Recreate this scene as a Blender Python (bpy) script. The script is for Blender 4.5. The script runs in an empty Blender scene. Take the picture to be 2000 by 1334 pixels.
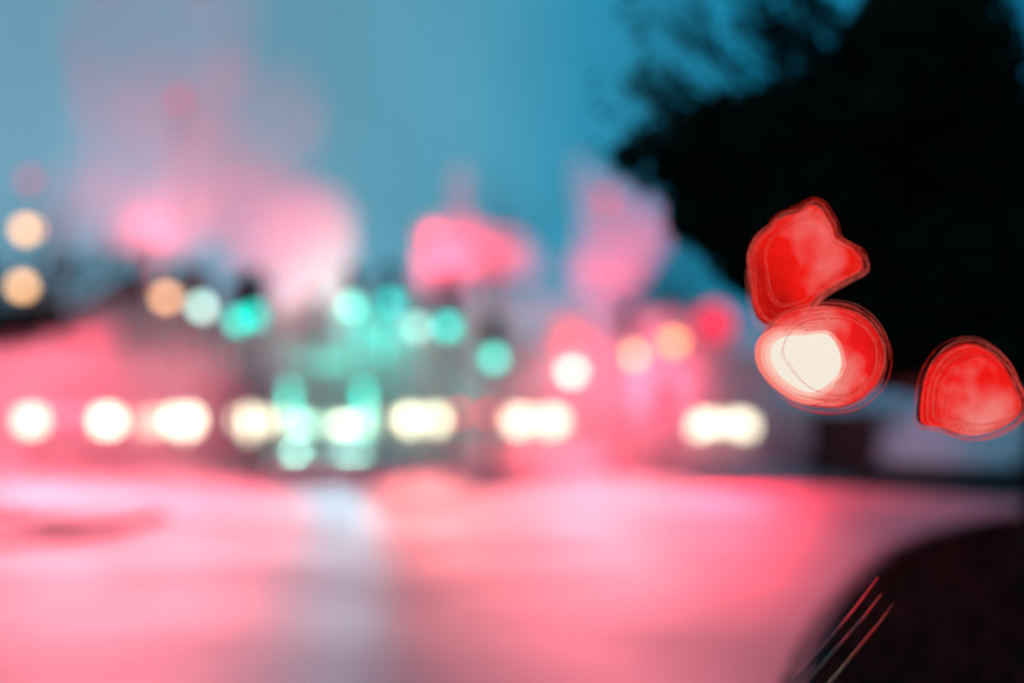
import bpy, bmesh, math, random
from mathutils import Vector, Matrix
R = math.radians
rnd = random.Random(7)
sc = bpy.context.scene
COL = sc.collection

# ------------------------------------------------------------------ camera
F = 2778.0                      # focal length in photo pixels (50 mm on 36 mm, 2000 px wide)
H = 1.35                        # eye height
cam_d = bpy.data.cameras.new('camera')
cam = bpy.data.objects.new('camera', cam_d)
COL.objects.link(cam)
cam.location = (0, 0, H)
cam.rotation_euler = (R(90), 0, 0)
cam_d.lens = 50
cam_d.sensor_width = 36
cam_d.shift_y = 0.0615
cam_d.clip_end = 3000
cam_d.dof.use_dof = True        # focused far too close: everything in the street is a disc of light
cam_d.dof.focus_distance = 3.8
cam_d.dof.aperture_fstop = 0.46
sc.camera = cam

# ------------------------------------------------------------------ sky
world = bpy.data.worlds.new('World')
sc.world = world
world.use_nodes = True
wt = world.node_tree
wt.nodes.clear()
def N(t, kind, **kw):
    n = t.nodes.new(kind)
    for k, v in kw.items():
        setattr(n, k, v)
    return n
wo = N(wt, 'ShaderNodeOutputWorld')
bg = N(wt, 'ShaderNodeBackground')
tc = N(wt, 'ShaderNodeTexCoord')
sp = N(wt, 'ShaderNodeSeparateXYZ')
wt.links.new(tc.outputs['Generated'], sp.inputs[0])
mx = N(wt, 'ShaderNodeMapRange')
mx.inputs[1].default_value = -0.42; mx.inputs[2].default_value = 0.42
rx = N(wt, 'ShaderNodeValToRGB')
wt.links.new(sp.outputs['X'], mx.inputs[0]); wt.links.new(mx.outputs[0], rx.inputs[0])
e = rx.color_ramp.elements
e[0].position = 0.0; e[0].color = (0.18, 0.40, 0.55, 1)
e[1].position = 1.0; e[1].color = (0.004, 0.13, 0.27, 1)
for p, c in ((0.25, (0.18, 0.40, 0.55, 1)), (0.42, (0.12, 0.39, 0.54, 1)), (0.56, (0.03, 0.30, 0.48, 1)), (0.7, (0.008, 0.25, 0.43, 1))):
    el = e.new(p); el.color = c
# behind the camera the dusk sky is darker
my = N(wt, 'ShaderNodeMapRange', interpolation_type='SMOOTHSTEP')
my.inputs[1].default_value = -0.7; my.inputs[2].default_value = 0.75
my.inputs[3].default_value = 0.5; my.inputs[4].default_value = 1.0
wt.links.new(sp.outputs['Y'], my.inputs[0])
mul = N(wt, 'ShaderNodeVectorMath', operation='SCALE')
wt.links.new(rx.outputs[0], mul.inputs[0]); wt.links.new(my.outputs[0], mul.inputs['Scale'])
# soft uneven high cloud
nz = N(wt, 'ShaderNodeTexNoise'); nz.inputs['Scale'].default_value = 3.2; nz.inputs['Detail'].default_value = 3
mp = N(wt, 'ShaderNodeMapping'); mp.inputs['Scale'].default_value = (1.6, 1, 0.7); mp.inputs['Rotation'].default_value = (0, 0.5, 0)
wt.links.new(tc.outputs['Generated'], mp.inputs[0]); wt.links.new(mp.outputs[0], nz.inputs['Vector'])
nr = N(wt, 'ShaderNodeMapRange'); nr.inputs[1].default_value = 0.35; nr.inputs[2].default_value = 0.7
nr.inputs[3].default_value = 0.78; nr.inputs[4].default_value = 1.16
wt.links.new(nz.outputs[0], nr.inputs[0])
mul2 = N(wt, 'ShaderNodeVectorMath', operation='SCALE')
wt.links.new(mul.outputs[0], mul2.inputs[0]); wt.links.new(nr.outputs[0], mul2.inputs['Scale'])
wt.links.new(mul2.outputs[0], bg.inputs[0])
bg.inputs[1].default_value = 1.0
wt.links.new(bg.outputs[0], wo.inputs[0])

sc.view_settings.view_transform = 'Standard'
sc.view_settings.look = 'None'
sc.view_settings.exposure = 0
sc.view_settings.gamma = 1
sc.view_settings.use_curve_mapping = False
cy = sc.cycles
cy.max_bounces = 6; cy.diffuse_bounces = 2; cy.glossy_bounces = 3; cy.transmission_bounces = 4
cy.volume_bounces = 1; cy.transparent_max_bounces = 12
cy.sample_clamp_direct = 0; cy.sample_clamp_indirect = 4
cy.caustics_reflective = False; cy.caustics_refractive = False
cy.use_denoising = True
cy.use_adaptive_sampling = False

def at(px, py, Y):
    """a point of the street, seen along photo pixel (px, py), at distance Y"""
    return Vector(((px - 1000) * Y / F, Y, H - (py - 790) * Y / F))

# ------------------------------------------------------------------ materials
MATS = {}
def mat(name, color=(.5, .5, .5), rough=.6, metal=0.0, spec=.5, var=.25, scale=8.0, bump=0.0, coat=0.0, ior=1.45):
    if name in MATS: return MATS[name]
    m = bpy.data.materials.new(name); m.use_nodes = True
    t = m.node_tree; b = t.nodes['Principled BSDF']
    b.inputs['Roughness'].default_value = rough; b.inputs['Metallic'].default_value = metal
    b.inputs['Specular IOR Level'].default_value = spec; b.inputs['Coat Weight'].default_value = coat
    b.inputs['IOR'].default_value = ior
    g = N(t, 'ShaderNodeTexCoord'); n = N(t, 'ShaderNodeTexNoise'); n.inputs['Scale'].default_value = scale; n.inputs['Detail'].default_value = 5
    t.links.new(g.outputs['Object'], n.inputs['Vector'])
    r = N(t, 'ShaderNodeValToRGB')
    r.color_ramp.elements[0].position = .3; r.color_ramp.elements[1].position = .7
    r.color_ramp.elements[0].color = (*[c * (1 - var) for c in color], 1)
    r.color_ramp.elements[1].color = (*[min(1, c * (1 + var)) for c in color], 1)
    t.links.new(n.outputs[0], r.inputs[0]); t.links.new(r.outputs[0], b.inputs['Base Color'])
    if bump:
        bu = N(t, 'ShaderNodeBump'); bu.inputs['Strength'].default_value = bump; bu.inputs['Distance'].default_value = .02
        t.links.new(n.outputs[0], bu.inputs['Height']); t.links.new(bu.outputs[0], b.inputs['Normal'])
    MATS[name] = m
    return m
def emit(name, color, strength):
    if name in MATS: return MATS[name]
    m = bpy.data.materials.new(name); m.use_nodes = True
    t = m.node_tree; t.nodes.clear()
    o = N(t, 'ShaderNodeOutputMaterial'); s = N(t, 'ShaderNodeEmission')
    s.inputs[0].default_value = (*color, 1); s.inputs[1].default_value = strength
    t.links.new(s.outputs[0], o.inputs[0]); MATS[name] = m
    return m
def vapour(name, density, color=(.96, .95, .96), wisp=False):
    if name in MATS: return MATS[name]
    m = bpy.data.materials.new(name); m.use_nodes = True
    t = m.node_tree; t.nodes.clear()
    o = N(t, 'ShaderNodeOutputMaterial'); v = N(t, 'ShaderNodeVolumePrincipled')
    v.inputs['Color'].default_value = (*color, 1); v.inputs['Density'].default_value = density
    v.inputs['Anisotropy'].default_value = 0.0
    if wisp:
        g = N(t, 'ShaderNodeTexCoord'); mp = N(t, 'ShaderNodeMapping'); mp.inputs['Scale'].default_value = (.75, .5, .38); mp.inputs['Rotation'].default_value = (0, R(-24), 0)
        n = N(t, 'ShaderNodeTexNoise'); n.inputs['Scale'].default_value = 1.0; n.inputs['Detail'].default_value = 2.5
        q = N(t, 'ShaderNodeMapRange'); q.inputs[1].default_value = .38; q.inputs[2].default_value = .68; q.inputs[3].default_value = density * .4; q.inputs[4].default_value = density * 1.7
        t.links.new(g.outputs['Object'], mp.inputs[0]); t.links.new(mp.outputs[0], n.inputs['Vector']); t.links.new(n.outputs[0], q.inputs[0]); t.links.new(q.outputs[0], v.inputs['Density'])
        m.cycles.volume_step_rate = 1.0
    t.links.new(v.outputs[0], o.inputs['Volume']); MATS[name] = m
    return m

def level(w, h, Y, disc=78.0):
    """emission for which a lamp w x h metres at Y spreads to a disc of light of level 1"""
    return 1.0 / min(1.0, .8 * w * h * (F / Y) ** 2 / (.785 * disc * disc))
RED = (1.0, 0.012, 0.03)
TEAL = (0.012, 0.95, 0.70)

# ------------------------------------------------------------------ mesh helpers
class MB:
    def __init__(s): s.v = []; s.f = []
    def add(s, vs, fs):
        b = len(s.v); s.v += [tuple(v) for v in vs]; s.f += [tuple(i + b for i in f) for f in fs]; return s
    def box(s, c, d, rot=None, bev=0.0):
        x, y, z = d[0] / 2, d[1] / 2, d[2] / 2
        if bev:
            b = min(bev, x * .9, y * .9, z * .9)
            vs = []
            for zz, k in ((-z, b), (-z + b, 0), (z - b, 0), (z, b)):
                X, Yy = x - k, y - k
                q = b if k == 0 else b * .4
                vs += [(-X + q, -Yy, zz), (X - q, -Yy, zz), (X, -Yy + q, zz), (X, Yy - q, zz), (X - q, Yy, zz), (-X + q, Yy, zz), (-X, Yy - q, zz), (-X, -Yy + q, zz)]
            fs = [tuple(range(7, -1, -1)), tuple(range(24, 32))]
            for r in range(3):
                for i in range(8):
                    j = (i + 1) % 8
                    fs.append((r * 8 + i, r * 8 + j, r * 8 + 8 + j, r * 8 + 8 + i))
        else:
            vs = [(a, b_, c_) for a in (-x, x) for b_ in (-y, y) for c_ in (-z, z)]
            fs = [(0, 1, 3, 2), (4, 6, 7, 5), (0, 4, 5, 1), (2, 3, 7, 6), (0, 2, 6, 4), (1, 5, 7, 3)]
        M = rot if rot else Matrix.Identity(3)
        return s.add([M @ Vector(v) + Vector(c) for v in vs], fs)
    def tube(s, pts, rad, n=8, closed=False, cap=True):
        pts = [Vector(p) for p in pts]
        if not hasattr(rad, '__len__'): rad = [rad] * len(pts)
        m = len(pts); vs = []; up = Vector((0.13, 0.27, 1)).normalized()
        for i, p in enumerate(pts):
            if closed: t = pts[(i + 1) % m] - pts[i - 1]
            else: t = pts[min(i + 1, m - 1)] - pts[max(i - 1, 0)]
            t = t.normalized() if t.length > 1e-9 else Vector((0, 0, 1))
            u = t.cross(up)
            u = u.normalized() if u.length > 1e-4 else t.cross(Vector((1, 0, 0))).normalized()
            w = t.cross(u)
            for k in range(n):
                a = 2 * math.pi * k / n
                vs.append(p + (u * math.cos(a) + w * math.sin(a)) * rad[i])
        fs = []
        for i in range(m if closed else m - 1):
            for k in range(n):
                a, b = i * n + k, i * n + (k + 1) % n
                c, d = ((i + 1) % m) * n + (k + 1) % n, ((i + 1) % m) * n + k
                fs.append((a, b, c, d))
        if cap and not closed:
            fs.append(tuple(range(n - 1, -1, -1))); fs.append(tuple(range((m - 1) * n, m * n)))
        return s.add(vs, fs)
    def lathe(s, prof, n=20, M=None, off=(0, 0, 0)):
        """profile of (radius, height) turned about local z"""
        M = M or Matrix.Identity(3); off = Vector(off); vs = []; fs = []
        for r, z in prof:
            for k in range(n):
                a = 2 * math.pi * k / n
                vs.append(M @ Vector((r * math.cos(a), r * math.sin(a), z)) + off)
        for i in range(len(prof) - 1):
            for k in range(n):
                fs.append((i * n + k, i * n + (k + 1) % n, (i + 1) * n + (k + 1) % n, (i + 1) * n + k))
        fs.append(tuple(range(n - 1, -1, -1))); fs.append(tuple(range((len(prof) - 1) * n, len(prof) * n)))
        return s.add(vs, fs)
    def loft(s, rings, cap=True):
        n = len(rings[0]); vs = [p for r in rings for p in r]; fs = []
        for i in range(len(rings) - 1):
            for k in range(n):
                fs.append((i * n + k, i * n + (k + 1) % n, (i + 1) * n + (k + 1) % n, (i + 1) * n + k))
        if cap:
            fs.append(tuple(range(n - 1, -1, -1))); fs.append(tuple(range((len(rings) - 1) * n, len(rings) * n)))
        return s.add(vs, fs)
    def slab(s, outline, n):
        """outline (planar polygon) given thickness along vector n"""
        n = Vector(n); k = len(outline); vs = [Vector(p) for p in outline] + [Vector(p) + n for p in outline]
        fs = [tuple(range(k - 1, -1, -1)), tuple(range(k, 2 * k))] + [(i, (i + 1) % k, k + (i + 1) % k, k + i) for i in range(k)]
        return s.add(vs, fs)
    def ell(s, c, r, nu=10, nv=14):
        c = Vector(c); vs = []; fs = []
        for i in range(nu + 1):
            th = math.pi * i / nu
            for k in range(nv):
                a = 2 * math.pi * k / nv
                q = max(math.sin(th), 1e-3)
                vs.append(c + Vector((r[0] * q * math.cos(a), r[1] * q * math.sin(a), r[2] * math.cos(th))))
        for i in range(nu):
            for k in range(nv):
                fs.append((i * nv + k, (i + 1) * nv + k, (i + 1) * nv + (k + 1) % nv, i * nv + (k + 1) % nv))
        fs.append(tuple(range(nv))); fs.append(tuple(range((nu + 1) * nv - 1, nu * nv - 1, -1)))
        return s.add(vs, fs)
    def build(s, name, material, parent=None, smooth=False, fix=True):
        me = bpy.data.meshes.new(name)
        me.from_pydata(s.v, [], s.f)
        if fix:
            bm = bmesh.new(); bm.from_mesh(me); bmesh.ops.recalc_face_normals(bm, faces=bm.faces); bm.to_mesh(me); bm.free()
        me.materials.append(material)
        if smooth:
            for p in me.polygons: p.use_smooth = True
        o = bpy.data.objects.new(name, me); COL.objects.link(o)
        if parent: o.parent = parent
        return o
def tag(o, label=None, cat=None, group=None, kind=None):
    if label: o['label'] = label
    if cat: o['category'] = cat
    if group: o['group'] = group
    if kind: o['kind'] = kind
    return o
def thing(name, label, cat, loc=(0, 0, 0), rz=0.0, group=None):
    o = bpy.data.objects.new(name, None); COL.objects.link(o)
    o.location = loc; o.rotation_euler = (0, 0, rz); o.empty_display_size = .2
    return tag(o, label, cat, group)
def copy_tree(o, parent=None):
    c = o.copy(); COL.objects.link(c); c.parent = parent
    for ch in list(o.children): copy_tree(ch, c)
    return c
def spot(name, parent, loc, target, power, color, angle, blend=.6, size=.15):
    d = bpy.data.lights.new(name, 'SPOT'); d.energy = power; d.color = color
    d.spot_size = R(angle); d.spot_blend = blend; d.shadow_soft_size = size
    o = bpy.data.objects.new(name, d); COL.objects.link(o); o.parent = parent; o.location = loc
    base = Vector(parent.location) + Vector(loc)
    o.rotation_euler = (Vector(target) - base).to_track_quat('-Z', 'Y').to_euler()
    return o

# ------------------------------------------------------------------ ground
def road_material():
    m = bpy.data.materials.new('wet_asphalt'); m.use_nodes = True
    t = m.node_tree; b = t.nodes['Principled BSDF']
    g = N(t, 'ShaderNodeTexCoord')
    n1 = N(t, 'ShaderNodeTexNoise'); n1.inputs['Scale'].default_value = .35; n1.inputs['Detail'].default_value = 4
    n2 = N(t, 'ShaderNodeTexNoise'); n2.inputs['Scale'].default_value = 40; n2.inputs['Detail'].default_value = 3
    t.links.new(g.outputs['Object'], n1.inputs['Vector']); t.links.new(g.outputs['Object'], n2.inputs['Vector'])
    r = N(t, 'ShaderNodeValToRGB')
    r.color_ramp.elements[0].color = (.06, .06, .065, 1); r.color_ramp.elements[1].color = (.11, .11, .115, 1)
    t.links.new(n2.outputs[0], r.inputs[0]); t.links.new(r.outputs[0], b.inputs['Base Color'])
    q = N(t, 'ShaderNodeMapRange'); q.inputs[1].default_value = .3; q.inputs[2].default_value = .7
    q.inputs[3].default_value = .52; q.inputs[4].default_value = .66
    t.links.new(n1.outputs[0], q.inputs[0]); t.links.new(q.outputs[0], b.inputs['Roughness'])
    b.inputs['IOR'].default_value = 3.0
    bu = N(t, 'ShaderNodeBump'); bu.inputs['Strength'].default_value = .12; bu.inputs['Distance'].default_value = .01
    t.links.new(n2.outputs[0], bu.inputs['Height']); t.links.new(bu.outputs[0], b.inputs['Normal'])
    return m
M_road = road_material()
M_soil = mat('dark_soil', (.010, .011, .009), .98, spec=.03, scale=3)
M_grass = mat('dark_grass', (.008, .012, .007), 1.0, spec=.0, scale=20)
M_kerb = mat('kerb_stone', (.06, .06, .066), .7, scale=12, bump=.2)
M_leaf = mat('dark_leaf', (.03, .042, .025), .8, spec=.12, scale=6)
M_bark = mat('bark', (.03, .026, .022), .9, spec=.15, scale=18, bump=.4)

g = MB(); g.add([(-900, -60, -.02), (900, -60, -.02), (900, 1500, -.02), (-900, 1500, -.02)], [(0, 1, 2, 3)])
tag(g.build('ground', M_soil), 'dark open ground beyond the wet road', kind='structure')
def gp(px, py):
    d = H * F / (py - 790); return Vector(((px - 1000) * d / F, d, 0))
corner = [gp(*p) for p in ((1440, 1600), (1530, 1334), (1610, 1200), (1700, 1108), (1800, 1060), (1920, 1030), (2050, 1014), (2300, 1002))]
far_edge = [gp(*p) for p in ((2300, 985), (2000, 973), (1860, 962), (1700, 948), (1600, 930), (1520, 905), (1440, 870), (1300, 825))]
rd = MB()
outl = [Vector((-60, -8, 0)), Vector((1.0, -8, 0))] + corner + far_edge + [Vector((40, 210, 0)), Vector((-60, 210, 0))]
rd.add(outl, [tuple(range(len(outl)))])
tag(rd.build('road', M_road), 'wide wet asphalt road shining with red light', kind='structure')

def smooth_path(pts, n=6):
    out = []
    for i in range(len(pts) - 1):
        p0, p1, p2, p3 = pts[max(i - 1, 0)], pts[i], pts[i + 1], pts[min(i + 2, len(pts) - 1)]
        for k in range(n):
            t = k / n
            out.append(.5 * ((2 * p1) + (p2 - p0) * t + (2 * p0 - 5 * p1 + 4 * p2 - p3) * t * t + (3 * p1 - p0 - 3 * p2 + p3) * t ** 3))
    return out + [pts[-1]]
# verge: the dark grassy corner on the right
vg = MB()
vout = [p + Vector((.16, -.05, .10)) for p in corner] + [Vector((14, 15, .10)), Vector((14, -8, .10)), Vector((1.2, -8, .10))]
vg.slab(vout, (0, 0, -.115))
tag(vg.build('verge', M_soil), 'dark grassy verge rounding the street corner', kind='structure')
gr = MB()
for i in range(26000):
    x, y = rnd.uniform(.9, 8), rnd.uniform(4.8, 15.6)
    # inside the verge only
    ins = False
    k = len(vout); j = k - 1
    for i2 in range(k):
        a, b = vout[i2], vout[j]
        if (a.y > y) != (b.y > y) and x < (b.x - a.x) * (y - a.y) / (b.y - a.y) + a.x: ins = not ins
        j = i2
    if not ins: continue
    h = rnd.uniform(.04, .13); a = rnd.uniform(0, 6.28); w = .006
    dx, dy = math.cos(a) * w, math.sin(a) * w; lx, ly = rnd.uniform(-.04, .04), rnd.uniform(-.04, .04)
    gr.add([(x - dx, y - dy, .1), (x + dx, y + dy, .1), (x + lx, y + ly, .1 + h)], [(0, 1, 2)])
tag(gr.build('grass', M_grass, fix=False), 'short dark grass on the verge', 'grass', kind='stuff')
# kerb stones along the corner
kerb = thing('kerb', 'low stone kerb curving round the dark grassy corner', 'kerb')
path = smooth_path(corner[0:7], 10)
L = [0]
for i in range(len(path) - 1): L.append(L[-1] + (path[i + 1] - path[i]).length)
def along(s):
    for i in range(len(path) - 1):
        if L[i + 1] >= s: return path[i].lerp(path[i + 1], (s - L[i]) / max(1e-6, L[i + 1] - L[i]))
    return path[-1]
s = 0; stone = None
while s + .6 < L[-1]:
    a, b = along(s), along(s + .6); mid = (a + b) / 2; d = b - a
    if stone is None:
        stone = MB().box((0, 0, .062), (.585, .14, .125), bev=.02).build('kerb_stone', M_kerb, kerb); o = stone
    else:
        o = stone.copy(); COL.objects.link(o); o.parent = kerb
    nrm = Vector((d.y, -d.x, 0)).normalized()
    o.location = mid + nrm * .085; o.rotation_euler = (0, 0, math.atan2(d.y, d.x)); s += .6

# traffic island on the left
isl = [gp(*p) for p in ((-160, 1062), (0, 1068), (120, 1052), (230, 1032), (310, 1012), (240, 1000), (100, 996), (-160, 992))]
io = thing('traffic_island', 'low dark kerbed traffic island beside the junction', 'traffic island')
ib = MB(); ib.slab([p + Vector((0, 0, .004)) for p in isl], (0, 0, .07))
ib.build('island_top', mat('wet_paving', (.09, .10, .12), .5, spec=.6, scale=4), io)
ipath = smooth_path(isl + [isl[0]], 6); s = 0
path = ipath; L = [0]
for i in range(len(path) - 1): L.append(L[-1] + (path[i + 1] - path[i]).length)
while s + .55 < L[-1]:
    a, b = along(s), along(s + .55); d = b - a
    o = stone.copy(); COL.objects.link(o); o.parent = io
    nrm = Vector((-d.y, d.x, 0)).normalized()
    o.location = (a + b) / 2 + nrm * -.06 + Vector((0, 0, -.045)); o.rotation_euler = (0, 0, math.atan2(d.y, d.x)); o.scale = (.93, 1, 1); s += .55

# painted lane dashes
M_paint = mat('road_paint', (.55, .55, .52), .45, scale=30, var=.3)
for i, (x, y) in enumerate([(-6.5, 22), (-6.9, 28), (-7.3, 34), (1.2, 22), (1.5, 28), (1.8, 34), (2.1, 40)]):
    mk = MB().box((0, 0, .002), (.12, 2.4, .004)).build('lane_marking', M_paint)
    mk.location = (x, y, .003); tag(mk, 'worn white lane dash painted on the wet road', kind='structure')

# ------------------------------------------------------------------ vehicles
M_glass = mat('car_glass', (.015, .018, .02), .06, spec=.7, var=.1)
M_tyre = mat('tyre', (.015, .015, .015), .85, scale=20)
M_rim = mat('rim', (.35, .35, .36), .35, metal=.8)
M_black = mat('black_trim', (.02, .02, .02), .5)
M_plate = mat('number_plate', (.6, .6, .55), .4)
E_head = emit('headlight_white', (1.0, .95, .68), 2.7 * level(.84, .62, 46))
E_headdim = emit('headlight_dim', (1.0, .93, .66), 1.8 * level(.74, .48, 40))
E_mint = emit('headlight_mint', (.5, 1.0, .74), 8)
E_teal = emit('teal_lamp', TEAL, 1.4)
E_tail = emit('tail_red', RED, 60)

def ring(w, z0, z1, zm, y, wt=None, n=4):
    """rounded body section: half width w at zm, from z0 up to z1"""
    wt = wt or w * .8
    return [Vector((x, y, z)) for x, z in ((-w * .9, z0), (w * .9, z0), (w, z0 + .12), (w * 1.0, zm), (wt, z1 - .03), (wt * .8, z1), (-wt * .8, z1), (-wt, z1 - .03), (-w, zm), (-w, z0 + .12))]
def car(label, color, loc, rz=0, length=4.3, width=1.78, height=1.45, lz=.68, lx=.64, lamp=(.24, .15), head=E_head, head2=None, fog=True, tail=False, group=None, nose=1.0):
    c = thing('car', label, 'car', loc, rz, group)
    paint = mat('car_paint_' + '_'.join(str(int(q * 100)) for q in color), color, .3, metal=.3, coat=.6, var=.06)
    w = width / 2; belt = max(lz + .22, .9); b = MB()
    hood = lz + .16
    b.loft([ring(w * .86, .22, hood - .1, lz - .1, 0, w * .75), ring(w * .97, .2, hood, lz, .18, w * .8), ring(w, .2, hood + .1, lz + .1, 1.0, w * .86),
            ring(w, .2, belt + .02, lz + .12, 1.45, w * .9), ring(w, .2, belt + .04, lz + .14, length - .9, w * .9), ring(w * .98, .24, belt + .02, lz + .1, length - .2, w * .86), ring(w * .86, .3, belt - .14, lz, length, w * .76)])
    b.build('body', paint, c, smooth=False)
    t = MB()
    def cab(y, z, ww): return [Vector((x, y, zz)) for x, zz in ((-ww, belt), (ww, belt), (ww * .84, z - .05), (ww * .78, z), (-ww * .78, z), (-ww * .84, z - .05))]
    t.loft([cab(1.25 * nose, belt + .06, w * .88), cab(2.0 * nose, height, w * .9), cab(length - 1.35, height, w * .9), cab(length - .35, belt + .1, w * .86)])
    t.build('roof', paint, c)
    # glass stands a little proud of the cabin
    ws = MB(); zt, zb = height - .06, belt + .09; y0, y1 = 1.25 * nose, 2.0 * nose
    def fr(z): return y0 + (y1 - y0) * (z - belt - .06) / (height - belt - .06)
    ws.slab([(-w * .74, fr(zb) - .02, zb), (w * .74, fr(zb) - .02, zb), (w * .66, fr(zt) - .02, zt), (-w * .66, fr(zt) - .02, zt)], (0, -.012, .008))
    ws.build('windscreen', M_glass, c)
    rw = MB(); ya, yb = length - .35, length - 1.35
    def rr(z): return ya + (yb - ya) * (z - belt - .1) / (height - belt - .1)
    rw.slab([(-w * .7, rr(zb + .05) + .02, zb + .05), (w * .7, rr(zb + .05) + .02, zb + .05), (w * .64, rr(zt) + .02, zt), (-w * .64, rr(zt) + .02, zt)], (0, .012, .008))
    rw.build('rear_window', M_glass, c)
    for sx in (-1, 1):
        for ylo, yhi, yl2, yh2 in ((1.75 * nose, 2.55, 2.1 * nose, 2.55), (2.65, length - .85, 2.65, length - 1.35)):
            sw = MB()
            sw.slab([(sx * w * .905, ylo, belt + .06), (sx * w * .905, yhi, belt + .06), (sx * w * .80, yh2, height - .09), (sx * w * .80, yl2, height - .09)], (sx * .012, 0, .004))
            sw.build('side_window', M_glass, c)
        m = MB().box((sx * (w + .1), 1.6 * nose, belt + .08), (.18, .08, .13), bev=.03).build('mirror', paint, c)
        hl = MB()
        q = Matrix.Rotation(R(90), 3, 'X')
        pts = []
        for k in range(16):
            a = 2 * math.pi * k / 16
            cs, sn = math.cos(a), math.sin(a)
            pts.append((sx * lx + lamp[0] / 2 * math.copysign(abs(cs) ** .7, cs), -.035, lz + lamp[1] / 2 * math.copysign(abs(sn) ** .7, sn)))
        hl.slab(pts, (0, .08, 0)); 
        hl.build('headlight', (head if (sx > 0 or head2 is None) else head2) if not tail else M_glass, c)
        if fog:
            MB().lathe([(.05, 0), (.075, .02), (.075, .06)], 12, Matrix.Rotation(R(90), 3, 'X'), (sx * lx * .95, .0, lz - .32)).build('fog_lamp', head if not tail else M_glass, c)
        tl = MB().box((sx * (w * .74), length + .005, lz + .12), (.22, .05, .14), bev=.02).build('tail_light', E_tail if tail else mat('tail_glass', (.2, .01, .01), .2), c)
        for yy in (.82, length - .85):
            MB().lathe([(.12, -.1), (.30, -.1), (.325, -.06), (.325, .06), (.30, .1), (.12, .1)], 20, Matrix.Rotation(R(90), 3, 'Y'), (sx * (w - .11), yy, .325)).build('wheel', M_tyre, c)
            MB().lathe([(.05, -.012), (.2, -.012), (.2, .012), (.05, .02)], 16, Matrix.Rotation(R(90), 3, 'Y'), (sx * (w + .0), yy, .325)).build('hubcap', M_rim, c)
    MB().box((0, -.012, lz - .1), (w * .9, .05, .17), bev=.02).build('grille', M_black, c)
    MB().box((0, -.03, .36), (w * 1.7, .12, .2), bev=.05).build('bumper', paint, c)
    MB().box((0, -.1, .38), (.46, .015, .1)).build('number_plate', M_plate, c)
    return c

def van_like(lampz, **k): return dict(height=1.95, lz=lampz, lx=.75, width=1.98, length=4.9, nose=.75, **k)
GRP = 'cars coming towards the junction with headlights on'
p = at(135, 790, 28)
car('dark red van with wide set headlights, leftmost of the oncoming row', (.10, .012, .014), (p.x, 28, 0), lamp=(.50, .42), head=E_head, head2=E_headdim, fog=False, group=GRP, **van_like(1.03))
p = at(424, 790, 32)
car('tall dark van with one headlight brighter, between the red van and the bus', (.03, .03, .04), (p.x, 32, 0), lamp=(.74, .48), head=E_headdim, head2=E_head, fog=True, group=GRP, **van_like(.99))
p = at(828, 790, 52)
car('small silver car with headlights on, just beside the bus', (.3, .3, .32), (p.x, 52, 0), lz=.80, lamp=(.74, .60), lx=.44, head=emit('headlight_strong', (1.0, .95, .62), 3.0 * level(.74, .60, 52)), group=GRP)
p = at(1047, 790, 47)
car('dark blue estate car with bright headlights under the pale street lamp', (.02, .03, .07), (p.x, 47, 0), lz=.80, height=1.62, lamp=(.84, .62), lx=.52, width=1.9, group=GRP)
p = at(1412, 790, 45)
car('grey car with the brightest headlights, nearest the street corner', (.12, .12, .13), (p.x, 45, 0), lz=.64, lamp=(.88, .68), lx=.50, width=1.9, group=GRP)
GRT = 'cars driving away with tail lights on'
for lab, colr, px, Y in (('black car driving away with red tail lights behind the bus', (.02, .02, .022), 925, 60),
                         ('maroon car driving away with red tail lights behind the vans', (.09, .01, .015), 265, 56),
                         ('dark car driving away with red tail lights beside the grey car', (.03, .03, .03), 1225, 58)):
    p = at(px, 790, Y)
    car(lab, colr, (p.x + 0, Y + 4.3, 0), R(180), tail=True, group=GRT, lz=.85)

# bus
M_bus = mat('bus_paint', (.10, .20, .20), .35, coat=.4, var=.08)
E_teal2 = emit('teal_marker_lamp', (.0, .8, .6), 9)
p = at(640, 790, 44)
bus = thing('bus', 'tall teal lit bus facing the junction with mint headlights', 'bus', (p.x, 44, 0))
W = 1.25
def bring(y, z0, z1, w): return [Vector((x, y, z)) for x, z in ((-w + .08, z0), (w - .08, z0), (w, z0 + .08), (w, z1 - .25), (w - .1, z1 - .05), (w - .3, z1), (-w + .3, z1), (-w + .1, z1 - .05), (-w, z1 - .25), (-w, z0 + .08))]
MB().loft([bring(0, .3, 2.9, W - .06), bring(.12, .28, 3.05, W), bring(10.2, .28, 3.05, W), bring(10.4, .32, 2.95, W - .05)]).build('body', M_bus, bus)
MB().slab([(-1.08, -.02, 1.15), (1.08, -.02, 1.15), (1.05, -.02, 2.4), (-1.05, -.02, 2.4)], (0, -.02, 0)).build('windscreen', M_glass, bus)
MB().box((0, -.03, 2.66), (1.7, .05, .3), bev=.02).build('destination_display', E_teal, bus)
MB().box((0, -.05, .45), (2.46, .16, .28), bev=.05).build('bumper', M_black, bus)
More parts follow.
